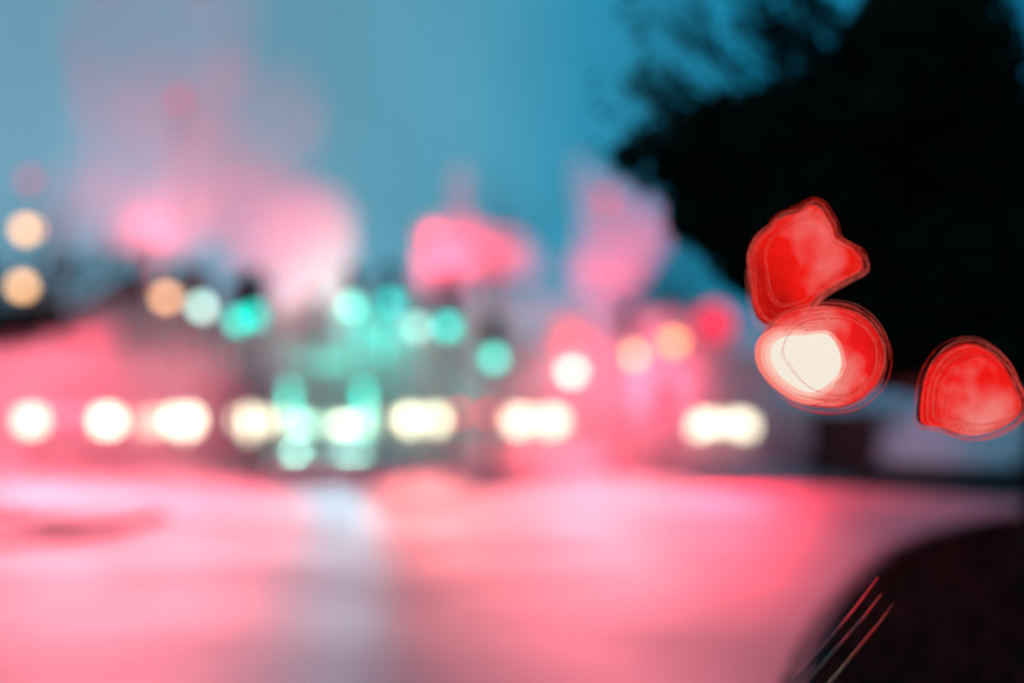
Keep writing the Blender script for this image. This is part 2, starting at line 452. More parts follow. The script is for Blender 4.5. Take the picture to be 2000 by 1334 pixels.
for sx, em in ((-1, E_mint), (1, emit('headlight_bus', (.90, 1.0, .70), 11))):
    MB().lathe([(.1, 0), (.2, .02), (.2, .07)], 16, Matrix.Rotation(R(90), 3, 'X'), (sx * .92, .0, .72)).build('headlight', em, bus)
    for hx in (.62, .32): MB().lathe([(.1, 0), (.15, .02), (.15, .07)], 16, Matrix.Rotation(R(90), 3, 'X'), (sx * hx, .0, .72)).build('headlight', em, bus)
    MB().box((sx * 1.12, -.03, 1.02), (.14, .05, .2), bev=.02).build('marker_lamp', E_teal, bus)
    for mz in (.62, 1.0, 1.4, 1.75): MB().box((sx * 1.13, -.14, mz), (.2, .05, .24), bev=.01).build('marker_lamp', E_teal2, bus)
    MB().box((sx * 1.42, -.12, 2.15), (.18, .1, .42), bev=.03).build('mirror', M_black, bus)
    MB().tube([(sx * .35, -.05, 1.17), (sx * .75, -.055, 1.75)], .014, 6).build('wiper', M_black, bus)
    for yy in (2.2, 7.6):
        MB().lathe([(.2, -.14), (.46, -.14), (.5, -.08), (.5, .08), (.46, .14), (.2, .14)], 22, Matrix.Rotation(R(90), 3, 'Y'), (sx * (W - .13), yy, .5)).build('wheel', M_tyre, bus)
    for i in range(6):
        MB().box((sx * (W + .004), 1.3 + i * 1.5, 1.95), (.02, 1.3, .85)).build('side_window', M_glass, bus)

# ------------------------------------------------------------------ street lamps and signals
M_pole = mat('painted_pole', (.26, .27, .29), .6, metal=.1, scale=15)
def street_lamp(label, px, py, Y, color, strength, reach, size=(.5, .26), group='street lamps along the road'):
    p = at(px, py, Y)
    o = thing('street_lamp', label, 'street lamp', (p.x + reach, Y, 0), 0, group)
    h = p.z
    MB().tube([(0, 0, 0), (0, 0, .9), (0, 0, .95), (0, 0, h + .1)], [.1, .1, .065, .05], 10).build('pole', M_pole, o)
    MB().tube([(0, 0, h - .25), (-reach * .35, 0, h + .2), (-reach * .8, 0, h + .22)], .035, 8).build('arm', M_pole, o)
    MB().box((-reach, 0, h + .16), (size[0] * 1.1, .36, .14), bev=.05).build('lamp_housing', M_pole, o)
    em = emit('lamp_glow_%s' % '_'.join(str(int(q * 100)) for q in (*color, Y)), color, strength * level(size[0], size[1], Y))
    MB().ell((-reach, -.02, h), (size[0] / 2, .2, size[1] / 2)).build('lamp_bulb', em, o, smooth=True)
    return o
OR = (1.0, .52, .22)
street_lamp('orange street lamp high above the left house, upper of two', 53, 447, 40, OR, 1.1, .9 , (.5, .45))
street_lamp('orange street lamp lower beside the dark left roof', 45, 557, 46, OR, 1.0, .8, (.55, .5))
street_lamp('orange street lamp next to the pale mint signal', 325, 580, 44, (1.0, .5, .25), .95, .8, (.45, .45))
street_lamp('very bright cream street lamp above the blue estate car', 1117, 724, 46, (1.0, .94, .70), 2.2, .8, (.5, .5))
street_lamp('pale yellow street lamp in the middle of the right row', 1235, 692, 48, (1.0, .72, .30), 1.7, -.8, (.48, .5))
street_lamp('amber street lamp farthest right in the row', 1315, 666, 45, (1.0, .42, .09), 1.7, -.8, (.5, .5))

M_house = mat('signal_housing', (.36, .38, .41), .6)
M_deadred = mat('unlit_red_lens', (.03, .004, .004), .25)
M_deadamb = mat('unlit_amber_lens', (.03, .016, .004), .25)
M_deadgrn = mat('unlit_green_lens', (.01, .08, .05), .25)
def signal(label, px, py, Y, lit, em, away=False, lens=.15, cat='traffic light', group=None):
    """the lit lens lands on (px, py); lit: 0 red, 1 amber, 2 green"""
    p = at(px, py, Y)
    pitch = lens * 2.2
    o = thing('traffic_light', label, cat, (p.x, Y, 0), R(180) if away else 0, group)
    zc = p.z + (lit - 1) * pitch
    MB().tube([(0, .14, 0), (0, .14, .25), (0, .14, .3), (0, .14, zc + pitch)], [.09, .09, .055, .055], 10).build('pole', M_pole, o)
    MB().box((0, .0, zc), (lens * 2.5, .2, pitch * 3.05), bev=.03).build('housing', M_house, o)
    dead = (M_deadred, M_deadamb, M_deadgrn)
    for k in range(3):
        z = zc + (1 - k) * pitch
        MB().lathe([(lens, .1), (lens, .115), (lens * .8, .135), (lens * .4, .148), (lens * .05, .15)], 20, Matrix.Rotation(R(90), 3, 'X'), (0, 0, z)).build('lens', em if k == lit else dead[k], o, smooth=True)
        vz = MB(); n = 12; vs = []
        for r_, yy in ((lens * 1.08, -.1), (lens * 1.08, -.34), (lens * 1.13, -.34), (lens * 1.13, -.1)):
            for i in range(n + 1):
                a = R(-20) + R(220) * i / n
                vs.append((r_ * math.cos(a), yy * (1 - .45 * (i in (0, n)) * (yy < -.2)), z + r_ * math.sin(a)))
        fs = [(r_ * (n + 1) + i, r_ * (n + 1) + i + 1, ((r_ + 1) % 4) * (n + 1) + i + 1, ((r_ + 1) % 4) * (n + 1) + i) for r_ in range(4) for i in range(n)]
        vz.add(vs, fs); vz.build('visor', M_house, o)
    return o
GS = 'traffic lights around the junction'
def green(label, px, py, Y, color, lens):
    return signal(label, px, py, Y, 2, emit('green_glow_%d' % px, color, level(2 * lens, 2 * lens, Y)), lens=lens, group=GS)
green('traffic light glowing pale mint beside the orange street lamp', 397, 600, 30, (.38, .60, .52), .15)
green('traffic light showing deep green between the mint one and the bus', 468, 628, 27, (.0, .46, .36), .15)
green('added green traffic light widening the teal glow of the deep green one', 500, 618, 26, (.0, .40, .32), .15)  # second green lamp, added to widen the teal glow
green('traffic light showing green directly above the bus', 690, 600, 30, (.12, .56, .44), .15)
green('dark teal traffic light just right of the one above the bus', 765, 592, 31, (.0, .30, .28), .15)
green('traffic light showing washed mint above the small silver car', 815, 640, 31, (.22, .42, .36), .15)
green('traffic light showing strong green right of the washed mint one', 875, 640, 29, (.0, .46, .38), .15)
green('traffic light showing light green between silver car and cream lamp', 965, 700, 27, (.06, .50, .40), .15)
RS = emit('added_red_signal', RED, 11)
M_steel = mat('galvanised_steel', (.30, .31, .32), .55, metal=.3, scale=10)
def beacon(label, px, py, Y, em, lens=.15, off=0):
    """a single round red lamp on a slim mast"""
    p = at(px, py, Y); q = lens / .15
    o = thing('beacon_mast', label, 'beacon', (p.x, Y, 0), 0, 'red beacons on masts')
    MB().tube([(off, .1 * q, 0), (off, .1 * q, p.z * .5), (off, .1 * q, p.z - .1)] + ([(off * .9, .1 * q, p.z), (off * .2, .1 * q, p.z)] if off else []), [.035, .03, .025] + [.025] * (2 if off else 0), 8).build('mast', M_steel, o)
    MB().lathe([(.05 * q, -.14 * q), (.17 * q, -.1 * q), (.185 * q, .02 * q), (.16 * q, .08 * q)], 18, Matrix.Rotation(R(90), 3, 'X'), (0, 0, p.z)).build('lamp_housing', M_steel, o)
    MB().lathe([(.15 * q, .085 * q), (.145 * q, .12 * q), (.1 * q, .15 * q), (.03 * q, .16 * q)], 18, Matrix.Rotation(R(90), 3, 'X'), (0, 0, p.z)).build('lens', em, o, smooth=True)
    return o
red_big = beacon('large round red lamp near the dark tree, above the amber street lamp', 1392, 632, 27, emit('red_glow_large', (1.0, .05, .11), 1.3), .36, off=1.35)
red_soft = beacon('round red lamp glowing behind the cream street lamp', 1112, 660, 50, emit('red_glow_soft', (1.0, .10, .10), 1.5), .6)

# ------------------------------------------------------------------ steam
def steam(name, label, cat, blobs, density, voxel=.3, kind=None, bump=.5, color=(.97, .95, .96)):
    b = MB()
    for c, r in blobs: b.ell(c, r, 12, 18)
    o = b.build(name, vapour(name + '_vapour_%d' % int(density * 1000), density, color, name == 'steam_plume' and density < .12))
    m = o.modifiers.new('merge', 'REMESH'); m.mode = 'VOXEL'; m.voxel_size = voxel
    if bump:
        tx = bpy.data.textures.get('billow') or bpy.data.textures.new('billow', 'CLOUDS')
        tx.noise_scale = 1.5
        d = o.modifiers.new('billow', 'DISPLACE'); d.texture = tx; d.strength = bump; d.texture_coords = 'GLOBAL'
    return tag(o, label, cat, None, kind)
def bl(px, py, Y, rx, rz, ry=None):
    k = Y / F
    return (at(px, py, Y), (rx * k, ry or (rx + rz) / 2 * k, rz * k))
steam('steam_plume', 'thick pink steam plume billowing above the bus and vans', 'steam',
      [bl(570, 465, 36, 140, 130, 2.2), bl(490, 410, 36, 120, 100, 2), bl(610, 530, 36, 95, 90, 1.8), bl(450, 320, 37, 75, 90), bl(622, 590, 36, 36, 46), bl(350, 190, 37, 34, 46), bl(410, 270, 37, 60, 90)], .125)
steam('steam_plume', 'thin lilac steam drifting up high over the left houses', 'steam',
      [bl(340, 260, 40, 130, 170), bl(280, 400, 40, 190, 110), bl(250, 80, 42, 130, 200), bl(450, 240, 40, 90, 150), bl(430, 20, 42, 90, 170), bl(130, 380, 40, 80, 70), bl(560, 230, 42, 90, 120), bl(210, 220, 40, 80, 170)], .068, bump=.8)
steam('steam_plume', 'bright rose steam plume with a sharp left edge over the silver car', 'steam',
      [bl(865, 470, 33, 65, 60), bl(930, 490, 34, 90, 60), bl(1000, 520, 35, 70, 36), bl(850, 540, 34, 50, 60), bl(900, 380, 34, 28, 70), bl(960, 480, 35, 90, 45)], .20)
steam('steam_plume', 'faint mauve steam plume rising beside the dark tree', 'steam',
      [bl(1190, 430, 35, 70, 90), bl(1180, 520, 35, 85, 80), bl(1140, 360, 35, 26, 60), bl(1250, 460, 35, 60, 80), bl(1128, 320, 35, 18, 50)], .13)
steam('mist_bank', 'low rosy mist lying over the left side of the junction', 'mist',
      [bl(120, 830, 25.5, 420, 150, 1.6), bl(60, 740, 25.5, 200, 80, 1.2), bl(300, 760, 25.5, 180, 90, 1.2)], .17, kind='stuff', bump=.6)
steam('mist_bank', 'low rosy mist lying around the cars on the far side', 'mist',
      [bl(960, 810, 36, 130, 90), bl(1180, 760, 36, 200, 120), bl(1400, 800, 34, 150, 110), bl(1300, 680, 36, 130, 80)], .10, kind='stuff', bump=.6)

steam('mist_bank', 'pale grey mist hanging behind the bus', 'mist',
      [bl(560, 690, 62, 240, 100, 5), bl(800, 690, 62, 240, 90, 5)], .05, kind='stuff', bump=.5)

steam('mist_bank', 'broad thin mist filling the far half of the junction', 'mist',
      [((-6, 44, .4), (25, 20, 4.2))], .028, voxel=.8, kind='stuff', bump=1.0)

def beam(label, px, py, Y, target, power, angle, col=(1, .09, .16)):
    o = signal(label, px, py, Y, 0, RS, away=True, group=GS)
    l = o.location; p = at(px, py, Y)
    d = bpy.data.lights.new('added_vapour_beam', 'SPOT'); d.energy = power; d.color = col; d.spot_size = R(angle); d.spot_blend = .5; d.shadow_soft_size = .12
    q = bpy.data.objects.new('added_vapour_beam', d); COL.objects.link(q); q.parent = o
    q.location = (0, -.42, p.z); dirn = Vector(target) - Vector((p.x, Y + .42, p.z))
    dl = Matrix.Rotation(R(-180), 3, 'Z') @ dirn
    q.rotation_euler = dl.to_track_quat('-Z', 'Y').to_euler()
    return o
beam('added traffic light turned away, lighting the thick pink steam', 615, 585, 32.4, at(570, 450, 36.5), 4300, 100, (1, .07, .14))
beam('added traffic light turned away, lighting the rose steam over the silver car', 870, 540, 32, at(880, 470, 34.5), 2600, 110, (1, .05, .09))
beam('added traffic light turned away, lighting the mauve steam', 1225, 600, 32.4, at(1190, 440, 35.5), 4500, 110)
beam('added traffic light turned away, lighting the mist over the right cars', 1290, 740, 32.9, at(1240, 760, 36), 4500, 120)
beam('added traffic light turned away, lighting the lilac steam by the left orange lamps', 300, 500, 38, at(310, 230, 42), 3200, 130)

def flood(o, px, py, Y, half, power, col, yaw=0, narrow=1.0, blend=.45, lens=.15, edge=.5):
    """added beam, its upper edge just under our eyes"""
    p = at(px, py, Y); top = math.degrees(math.atan2(p.z - H, Y)) + edge; aim = top + half
    d = bpy.data.lights.new('added_beam', 'SPOT'); d.energy = power; d.color = col; d.spot_size = R(2 * half); d.spot_blend = blend; d.shadow_soft_size = lens
    q = bpy.data.objects.new('added_beam', d); COL.objects.link(q); q.parent = o; q.scale = (narrow, 1, 1)
    q.location = (0, -lens * 3, p.z)
    q.rotation_euler = Vector((math.sin(R(yaw)) * math.cos(R(aim)), -math.cos(R(yaw)) * math.cos(R(aim)), -math.sin(R(aim)))).to_track_quat('-Z', 'Y').to_euler()
flood(red_big, 1392, 632, 27, 22, 4200, (1, .03, .06), 5, 1.0, lens=.4)  # added to redden the right side of the road
RSP = emit('added_beacon_pink', (1, .16, .26), 1.2)
PK = (1, .17, .22)
for lab, px, py, Y, em, pw, col, yaw, nar in (  # masts added to throw pink light on the road
        ('added red beacon on the tallest mast, lighting the road from the lilac steam', 350, 195, 31, RSP, 11500, PK, 9, .44),
        ('added red beacon on a mast above the upper orange lamp, lighting the road', 58, 352, 31, RSP, 9500, PK, 19, .36),
        ('added red beacon on a mast inside the rose steam, lighting the road', 845, 458, 31.5, emit('added_beacon_rose', (1, .08, .14), 6), 4400, (1, .22, .21), 7.5, .38),
        ('added red beacon on a mast inside the mauve steam, lighting the road', 1185, 385, 31, RSP, 8500, PK, -3, .42)):
    mast = beacon(lab, px, py, Y, em)
    flood(mast, px, py, Y, 26, pw, col, yaw, nar)
    if px < 400: flood(mast, px, py, Y, 36, 5000, (1, .09, .17), 0, 1, edge=14)  # second added spot, reddens the left mist
red_soft2 = beacon('added round red lamp low over the left vans, reddening the far road', 215, 652, 50, emit('red_glow_faint', (1.0, .14, .22), .6), .45)  # added to redden the far road on the left
flood(red_soft, 1112, 660, 50, 20, 20000, (1, .06, .10), 0, 1, lens=.5)
flood(red_soft2, 215, 652, 50, 20, 20000, (1, .06, .10), 4, 1, lens=.5)
for o in [o for o in bpy.data.objects if o.get('label') == 'traffic light showing green directly above the bus']:
    flood(o, 690, 600, 30, 12, 1500, (.55, .88, 1.0), 3, .45, lens=.24, edge=.4, blend=.2)  # added cool light, greys a strip of the road

def lit_beam(o, loc, target, power, col, angle, blend=.6, size=.12):
    d = bpy.data.lights.new('added_beam', 'SPOT'); d.energy = power; d.color = col; d.spot_size = R(angle); d.spot_blend = blend; d.shadow_soft_size = size
    q = bpy.data.objects.new('added_beam', d); COL.objects.link(q); q.parent = o; q.location = loc
    w = Vector(target) - Vector(o.location) - (Matrix.Rotation(o.rotation_euler.z, 3, 'Z') @ Vector(loc))
    q.rotation_euler = (Matrix.Rotation(-o.rotation_euler.z, 3, 'Z') @ w).to_track_quat('-Z', 'Y').to_euler()
bp = Vector(bus.location)
for sx in (-1, 1): lit_beam(bus, (sx * .9, -.3, .72), bp + Vector((sx * .9, -10.3, -2.0)), 2500, (.45, 1, .85), 26)  # spots added at the bus headlights to tint mist and road teal
ga = signal('added traffic light turned away, tinting the mist and bus teal', 735, 640, 33, 2, emit('green_glow_away', TEAL, 6), away=True, group=GS)  # signal turned away, added to tint the bus and mist teal
lit_beam(ga, (0, -.42, at(735, 640, 33).z), at(735, 690, 44), 4200, (.03, 1, .8), 120)

# ------------------------------------------------------------------ buildings and far trees
M_wall1 = mat('brick_wall', (.16, .07, .06), .85, scale=5)
M_wall2 = mat('render_wall', (.52, .52, .55), .8, scale=2)
M_roof = mat('slate_roof', (.035, .037, .042), .7, scale=6)
def house(label, x, y, w, d, h, rh, wallm, rz=0, chim=1):
    o = thing('house', label, 'house', (x, y, 0), rz)
    MB().box((0, d / 2, h / 2), (w, d, h)).build('wall', wallm, o)
    r = MB(); e = .35
    r.loft([[Vector((-w / 2 - e, yy, h - .05)), Vector((-w / 2 - e, yy, h + .12)), Vector((0, yy, h + rh)), Vector((w / 2 + e, yy, h + .12)), Vector((w / 2 + e, yy, h - .05))] for yy in (-e, d + e)])
    ro = r.build('roof', M_roof, o)
    for k in range(chim):
        MB().box((w * .22, d * .4, h + rh * .9), (.6, .6, 1.3)).build('chimney', wallm, ro)
    nw = max(2, int(w / 2.4))
    for fl in range(max(1, int(h / 2.7))):
        for i in range(nw):
            wx = -w / 2 + w * (i + .5) / nw
            f = MB().box((wx, -.03, 1.5 + fl * 2.7), (1.15, .08, 1.3)).build('window', mat('window_frame', (.5, .5, .5), .5), o)
            MB().box((wx, -.075, 1.5 + fl * 2.7), (1.0, .02, 1.15)).build('pane', M_glass, f)
    return o
house('dark brick house with a steep slate roof behind the left lamps', at(90, 790, 50).x, 50, 6.2, 7, 2.7, 2.3, M_wall1)
house('low dark gabled house just right of the brick one', at(265, 790, 56).x, 56, 5.2, 7, 4.8, 1.9, M_wall1)
house('long grey rendered house behind the bus', at(560, 790, 78).x, 78, 11, 8, 4.6, 2.0, M_wall2)
house('grey rendered house behind the green lights', at(900, 790, 84).x, 84, 9, 8, 4.4, 2.4, M_wall2)
house('pale lilac house behind the right hand street lamps', at(1330, 790, 70).x, 70, 9, 8, 3.2, 1.6, M_wall2)

def branch(mb, p, d, ln, r, depth, sub, spread, tips=None):
    pts = [p]; rad = [r]; q = p.copy(); dd = d.normalized()
    n = 4
    for i in range(n):
        dd = (dd + Vector((rnd.uniform(-1, 1), rnd.uniform(-1, 1), rnd.uniform(-.6, .9))) * .16).normalized()
        q = q + dd * ln / n; pts.append(q.copy()); rad.append(max(r * (1 - .7 * (i + 1) / n), .002))
    mb.tube(pts, rad, 5, cap=False)
    if depth == 0:
        if tips is not None: tips.append(q)
        return
    for i in range(sub):
        k = rnd.randint(1, n)
        a = Vector((rnd.uniform(-1, 1), rnd.uniform(-1, 1), rnd.uniform(-.4, .8)))
        branch(mb, pts[k], dd + a * spread, ln * rnd.uniform(.5, .75), rad[k] * .75 + .001, depth - 1, sub, spread, tips)
def bare_tree(label, px, Y, h, r):
    x = at(px, 790, Y).x
    o = thing('bare_tree', label, 'tree', (x, Y, 0))
    MB().tube([(0, 0, 0), (.05, 0, h * .15), (0, .05, h * .45)], [r, r * .8, r * .5], 8).build('trunk', M_bark, o)
    b = MB()
    for i in range(9):
        z = h * (.2 + .3 * i / 9); branch(b, Vector((0, 0, z)), Vector((rnd.uniform(-1, 1), rnd.uniform(-1, 1), 1.6)), h * .42, r * .4, 2, 4, .7)
    b.build('branches', M_bark, o)
bare_tree('tall slim bare tree far behind the green lights', 965, 88, 15, .3)
bare_tree('bare tree standing behind the left house roofs', 20, 70, 11, .28)
bare_tree('bare tree farther right beyond the mauve steam', 1300, 60, 9, .25)

# garden wall along the side street
gw = thing('garden_wall', 'pale sloping retaining wall on a dark plinth beyond the side street', 'retaining wall')
a, b = at(1690, 790, 23.8), at(1975, 790, 21.6)
d = Vector((b.x - a.x, b.y - a.y, 0)); ln = d.length; ang = math.atan2(d.y, d.x); rot = Matrix.Rotation(ang, 3, 'Z'); mid = Vector(((a.x + b.x) / 2, (a.y + b.y) / 2, 0))
M_pale = mat('pale_render', (.78, .74, .79), .7, scale=3)
for i in range(4):
    off = rot @ Vector((-ln / 2 + ln * (i + .5) / 4, .62, .80))
    MB().box(mid + off, (ln / 4 - .02, 1.42, .12), rot @ Matrix.Rotation(R(37), 3, 'X'), .015).build('slab', M_pale, gw)  # slope added so the slabs catch skylight and look brighter
MB().box(mid + Vector((0, 0, .19)), (ln + .3, .34, .39), rot, .02).build('plinth', mat('dark_stone', (.02, .022, .024), .8), gw)
MB().box(mid + rot @ Vector((0, 1.28, 1.22)), (ln + .1, .3, .07), rot, .015).build('coping', mat('coping_stone', (.3, .3, .32), .7), gw)
gt = thing('garden_gate', 'dark wooden gate at the near end of the pale garden wall', 'gate', (at(1648, 790, 24.2).x, 24.2, 0), math.atan2(d.y, d.x))
for i in range(6):
    MB().box((-.42 + i * .165, 0, .66), (.145, .04, 1.1 + .06 * (i % 2))).build('plank', mat('dark_timber', (.045, .025, .02), .8, scale=14), gt)
for z in (.35, 1.0): MB().box((0, .045, z), (1.05, .05, .1)).build('rail', mat('dark_timber', (.045, .025, .02), .8), gt)
for x in (-.6, .6): MB().box((x, 0, .65), (.13, .13, 1.3)).build('gate_post', mat('dark_timber', (.045, .025, .02), .8), gt)

# ------------------------------------------------------------------ near tree on the right
def leaves(mb, c, r, n, size):
    for i in range(n):
        while True:
            v = Vector((rnd.uniform(-1, 1), rnd.uniform(-1, 1), rnd.uniform(-1, 1)))
            if v.length < 1: break
        p = Vector((c[0] + v.x * r[0], c[1] + v.y * r[1], c[2] + v.z * r[2]))
        a = Vector((rnd.uniform(-1, 1), rnd.uniform(-1, 1), rnd.uniform(-1, 1))).normalized()
        b = a.cross(Vector((rnd.uniform(-1, 1), rnd.uniform(-1, 1), rnd.uniform(-1, 1)))).normalized()
        s_ = size * rnd.uniform(.6, 1.3)
        mb.add([p - a * s_, p - b * s_ * .42, p + a * s_, p + b * s_ * .42], [(0, 1, 2, 3)])
tree = thing('leafy_tree', 'big dark leafy tree filling the sky over the street corner on the right', 'tree', (3.58, 9.5, .05))
TB = Vector(tree.location)
tr = MB(); tr.tube([(0, 0, 0), (.03, 0, .9), (.03, .05, 1.8), (-.2, .05, 2.9), (-.48, .1, 4.2), (-.55, .1, 5.8)], [.22, .17, .15, .13, .09, .05], 12)
tr.build('trunk', M_bark, tree, smooth=True)
cr = MB()
def T(px, py, Y): return at(px, py, Y) - TB
k = 9.5 / F
for px, py, rx_, rz_, Y, n in ((1800, 560, 260, 210, 7.1, 9000), (1560, 420, 210, 190, 7.0, 7000), (1850, 250, 170, 330, 7.2, 9000), (1750, 130, 120, 170, 7.1, 4200), (1430, 300, 130, 120, 6.9, 1900), (1380, 300, 90, 90, 6.9, 500), (1500, 500, 100, 90, 6.9, 2200),
                               (1320, 235, 85, 60, 6.8, 170), (1275, 170, 70, 34, 6.8, 60), (1290, 320, 90, 70, 6.8, 210), (1240, 300, 50, 22, 6.8, 90), (1360, 420, 60, 60, 6.9, 600), (1670, 640, 130, 90, 7.1, 2800), (1850, 700, 170, 70, 7.1, 2800), (1640, 260, 160, 90, 7.0, 3000), (1570, 190, 100, 50, 6.9, 420), (1960, 600, 110, 220, 7.1, 3200), (1560, 30, 80, 50, 6.9, 130), (1930, 250, 70, 200, 7.1, 1200)):
    leaves(cr, T(px, py, Y + 2.5), (rx_ * k, .8 if rx_ > 100 else .35, rz_ * k), n, .058)
tb = MB()
for px, py, tx, ty in ((1700, 330, 1215, 105), (1680, 360, 1240, 300), (1720, 250, 1420, -40), (1720, 230, 1520, -60), (1700, 400, 1180, 330), (1720, 200, 1560, 60), (1700, 260, 1330, 40), (1690, 320, 1290, 150), (1700, 420, 1340, 480), (1730, 180, 1600, -80), (1650, 330, 1230, 235), (1600, 380, 1250, 390), (1650, 250, 1340, 90), (1720, 240, 1450, 110)):
    a, b = T(px, py, 9.5), T(tx, ty, 9.3)
    tips = []
    branch(tb, a, (b - a), (b - a).length * .62, 0.03, 2, 6, .42, tips)
    for q_ in tips[::3]: leaves(cr, q_, (.1, .1, .07), 4, .045)
tb.build('branches', M_bark, tree)
cr.build('crown', M_leaf, tree, fix=False)

lt = thing('leafy_tree', 'dark tree whose sparse boughs reach in under the orange lamps on the left', 'tree', (at(-90, 790, 22).x, 22, 0))
LB = Vector(lt.location)
trk = MB(); trk.tube([(0, 0, 0), (.05, 0, 1.2), (.2, 0, 2.4), (.5, 0, 3.6)], [.22, .17, .13, .07], 10); trk.build('trunk', M_bark, lt, smooth=True)
lc_ = MB(); lb_ = MB(); k = 22 / F
for px, py, rx_, rz_, n in ((10, 640, 80, 42, 420), (70, 625, 70, 30, 240), (130, 590, 60, 40, 80), (130, 530, 50, 40, 80), (190, 520, 50, 40, 60), (250, 490, 70, 40, 60), (-70, 560, 60, 120, 900)):
    c_ = at(px, py, 22) - LB
    leaves(lc_, c_, (rx_ * k, .4, rz_ * k), n, .085)
    lb_.tube([Vector((.15, 0, 2.2)), (Vector((.15, 0, 2.2)) + c_) / 2 + Vector((0, 0, .12)), c_], [.05, .03, .012], 6)
lb_.build('branches', M_bark, lt); lc_.build('crown', M_leaf, lt, fix=False)

# ------------------------------------------------------------------ red lights refracted by raindrops, built as lamps on an added post
post = thing('added_post', 'added dark post with three bracket arms holding the red lights', 'post', (at(2040, 790, 4.28).x, 4.28, 0))
PB = Vector(post.location)
M_blackiron = mat('black_iron', (.012, .012, .012), .95, spec=.05)
MB().tube([(0, 0, -.02), (0, 0, 2.0)], [.02, .016], 10).build('pole', M_blackiron, post)
for px, py in ((1590, 490), (1650, 600), (1900, 655)):
    q = at(px, py, 4.28) - PB
    MB().tube([(0, 0, q.z), (q.x * .5, 0, q.z + .01), (q.x, 0, q.z)], .008, 8).build('bracket', M_blackiron, post)

def drop_glow_material(name, top, core, cx, cz, rad):
    """painted glow of a raindrop-refracted light: hottest towards its core, with uneven rings"""
    m = bpy.data.materials.new(name); m.use_nodes = True; t = m.node_tree; t.nodes.clear()
    o = N(t, 'ShaderNodeOutputMaterial'); s_ = N(t, 'ShaderNodeEmission'); g_ = N(t, 'ShaderNodeTexCoord')
    mp_ = N(t, 'ShaderNodeMapping'); mp_.inputs['Location'].default_value = (-cx, 0, -cz)
    t.links.new(g_.outputs['Object'], mp_.inputs[0])
    ln_ = N(t, 'ShaderNodeVectorMath', operation='LENGTH'); t.links.new(mp_.outputs[0], ln_.inputs[0])
    mr = N(t, 'ShaderNodeMapRange'); mr.inputs[2].default_value = rad; t.links.new(ln_.outputs['Value'], mr.inputs[0])
    r_ = N(t, 'ShaderNodeValToRGB'); t.links.new(mr.outputs[0], r_.inputs[0])
    el = r_.color_ramp.elements; el[0].color = (*core, 1); el[1].color = (*[q * .45 for q in top], 1); el[1].position = 1.0
    em_ = el.new(.55); em_.color = (*top, 1); em_ = el.new(.75); em_.color = (*[q * .8 for q in top], 1)
    big = N(t, 'ShaderNodeTexNoise'); big.inputs['Scale'].default_value = 9; big.inputs['Detail'].default_value = 2
    t.links.new(g_.outputs['Object'], big.inputs['Vector'])
    ad = N(t, 'ShaderNodeMath', operation='MULTIPLY_ADD'); ad.inputs[1].default_value = .9; t.links.new(big.outputs[0], ad.inputs[0]); t.links.new(mr.outputs[0], ad.inputs[2])
    sb_ = N(t, 'ShaderNodeMath', operation='SUBTRACT'); sb_.inputs[1].default_value = .52; t.links.new(ad.outputs[0], sb_.inputs[0])
    t.links.new(sb_.outputs[0], r_.inputs[0])
    w_ = N(t, 'ShaderNodeTexWave', wave_type='RINGS', rings_direction='Y'); w_.inputs['Scale'].default_value = 42; w_.inputs['Distortion'].default_value = 5
    w_.inputs['Detail'].default_value = 2; w_.inputs['Detail Scale'].default_value = .5
    t.links.new(mp_.outputs[0], w_.inputs['Vector'])
    w2 = N(t, 'ShaderNodeMapRange'); w2.inputs[3].default_value = .62; w2.inputs[4].default_value = 1.1; t.links.new(w_.outputs['Fac'], w2.inputs[0])
    t.links.new(r_.outputs[0], s_.inputs[0]); t.links.new(w2.outputs[0], s_.inputs[1]); t.links.new(s_.outputs[0], o.inputs[0])
    return m
def cat_loop(pts, n=5):
    P = [Vector(p) for p in pts]; m = len(P); out = []
    for i in range(m):
        p0, p1, p2, p3 = P[i - 1], P[i], P[(i + 1) % m], P[(i + 2) % m]
        for j in range(n):
            t = j / n
            out.append(.5 * ((2 * p1) + (p2 - p0) * t + (2 * p0 - 5 * p1 + 4 * p2 - p3) * t * t + (3 * p1 - p0 - 3 * p2 + p3) * t ** 3))
    return out
E_fil = emit('drop_streak_glow', (1, .03, .02), .6)
E_streakb = emit('drop_streak_hot', (1, .14, .11), .75)
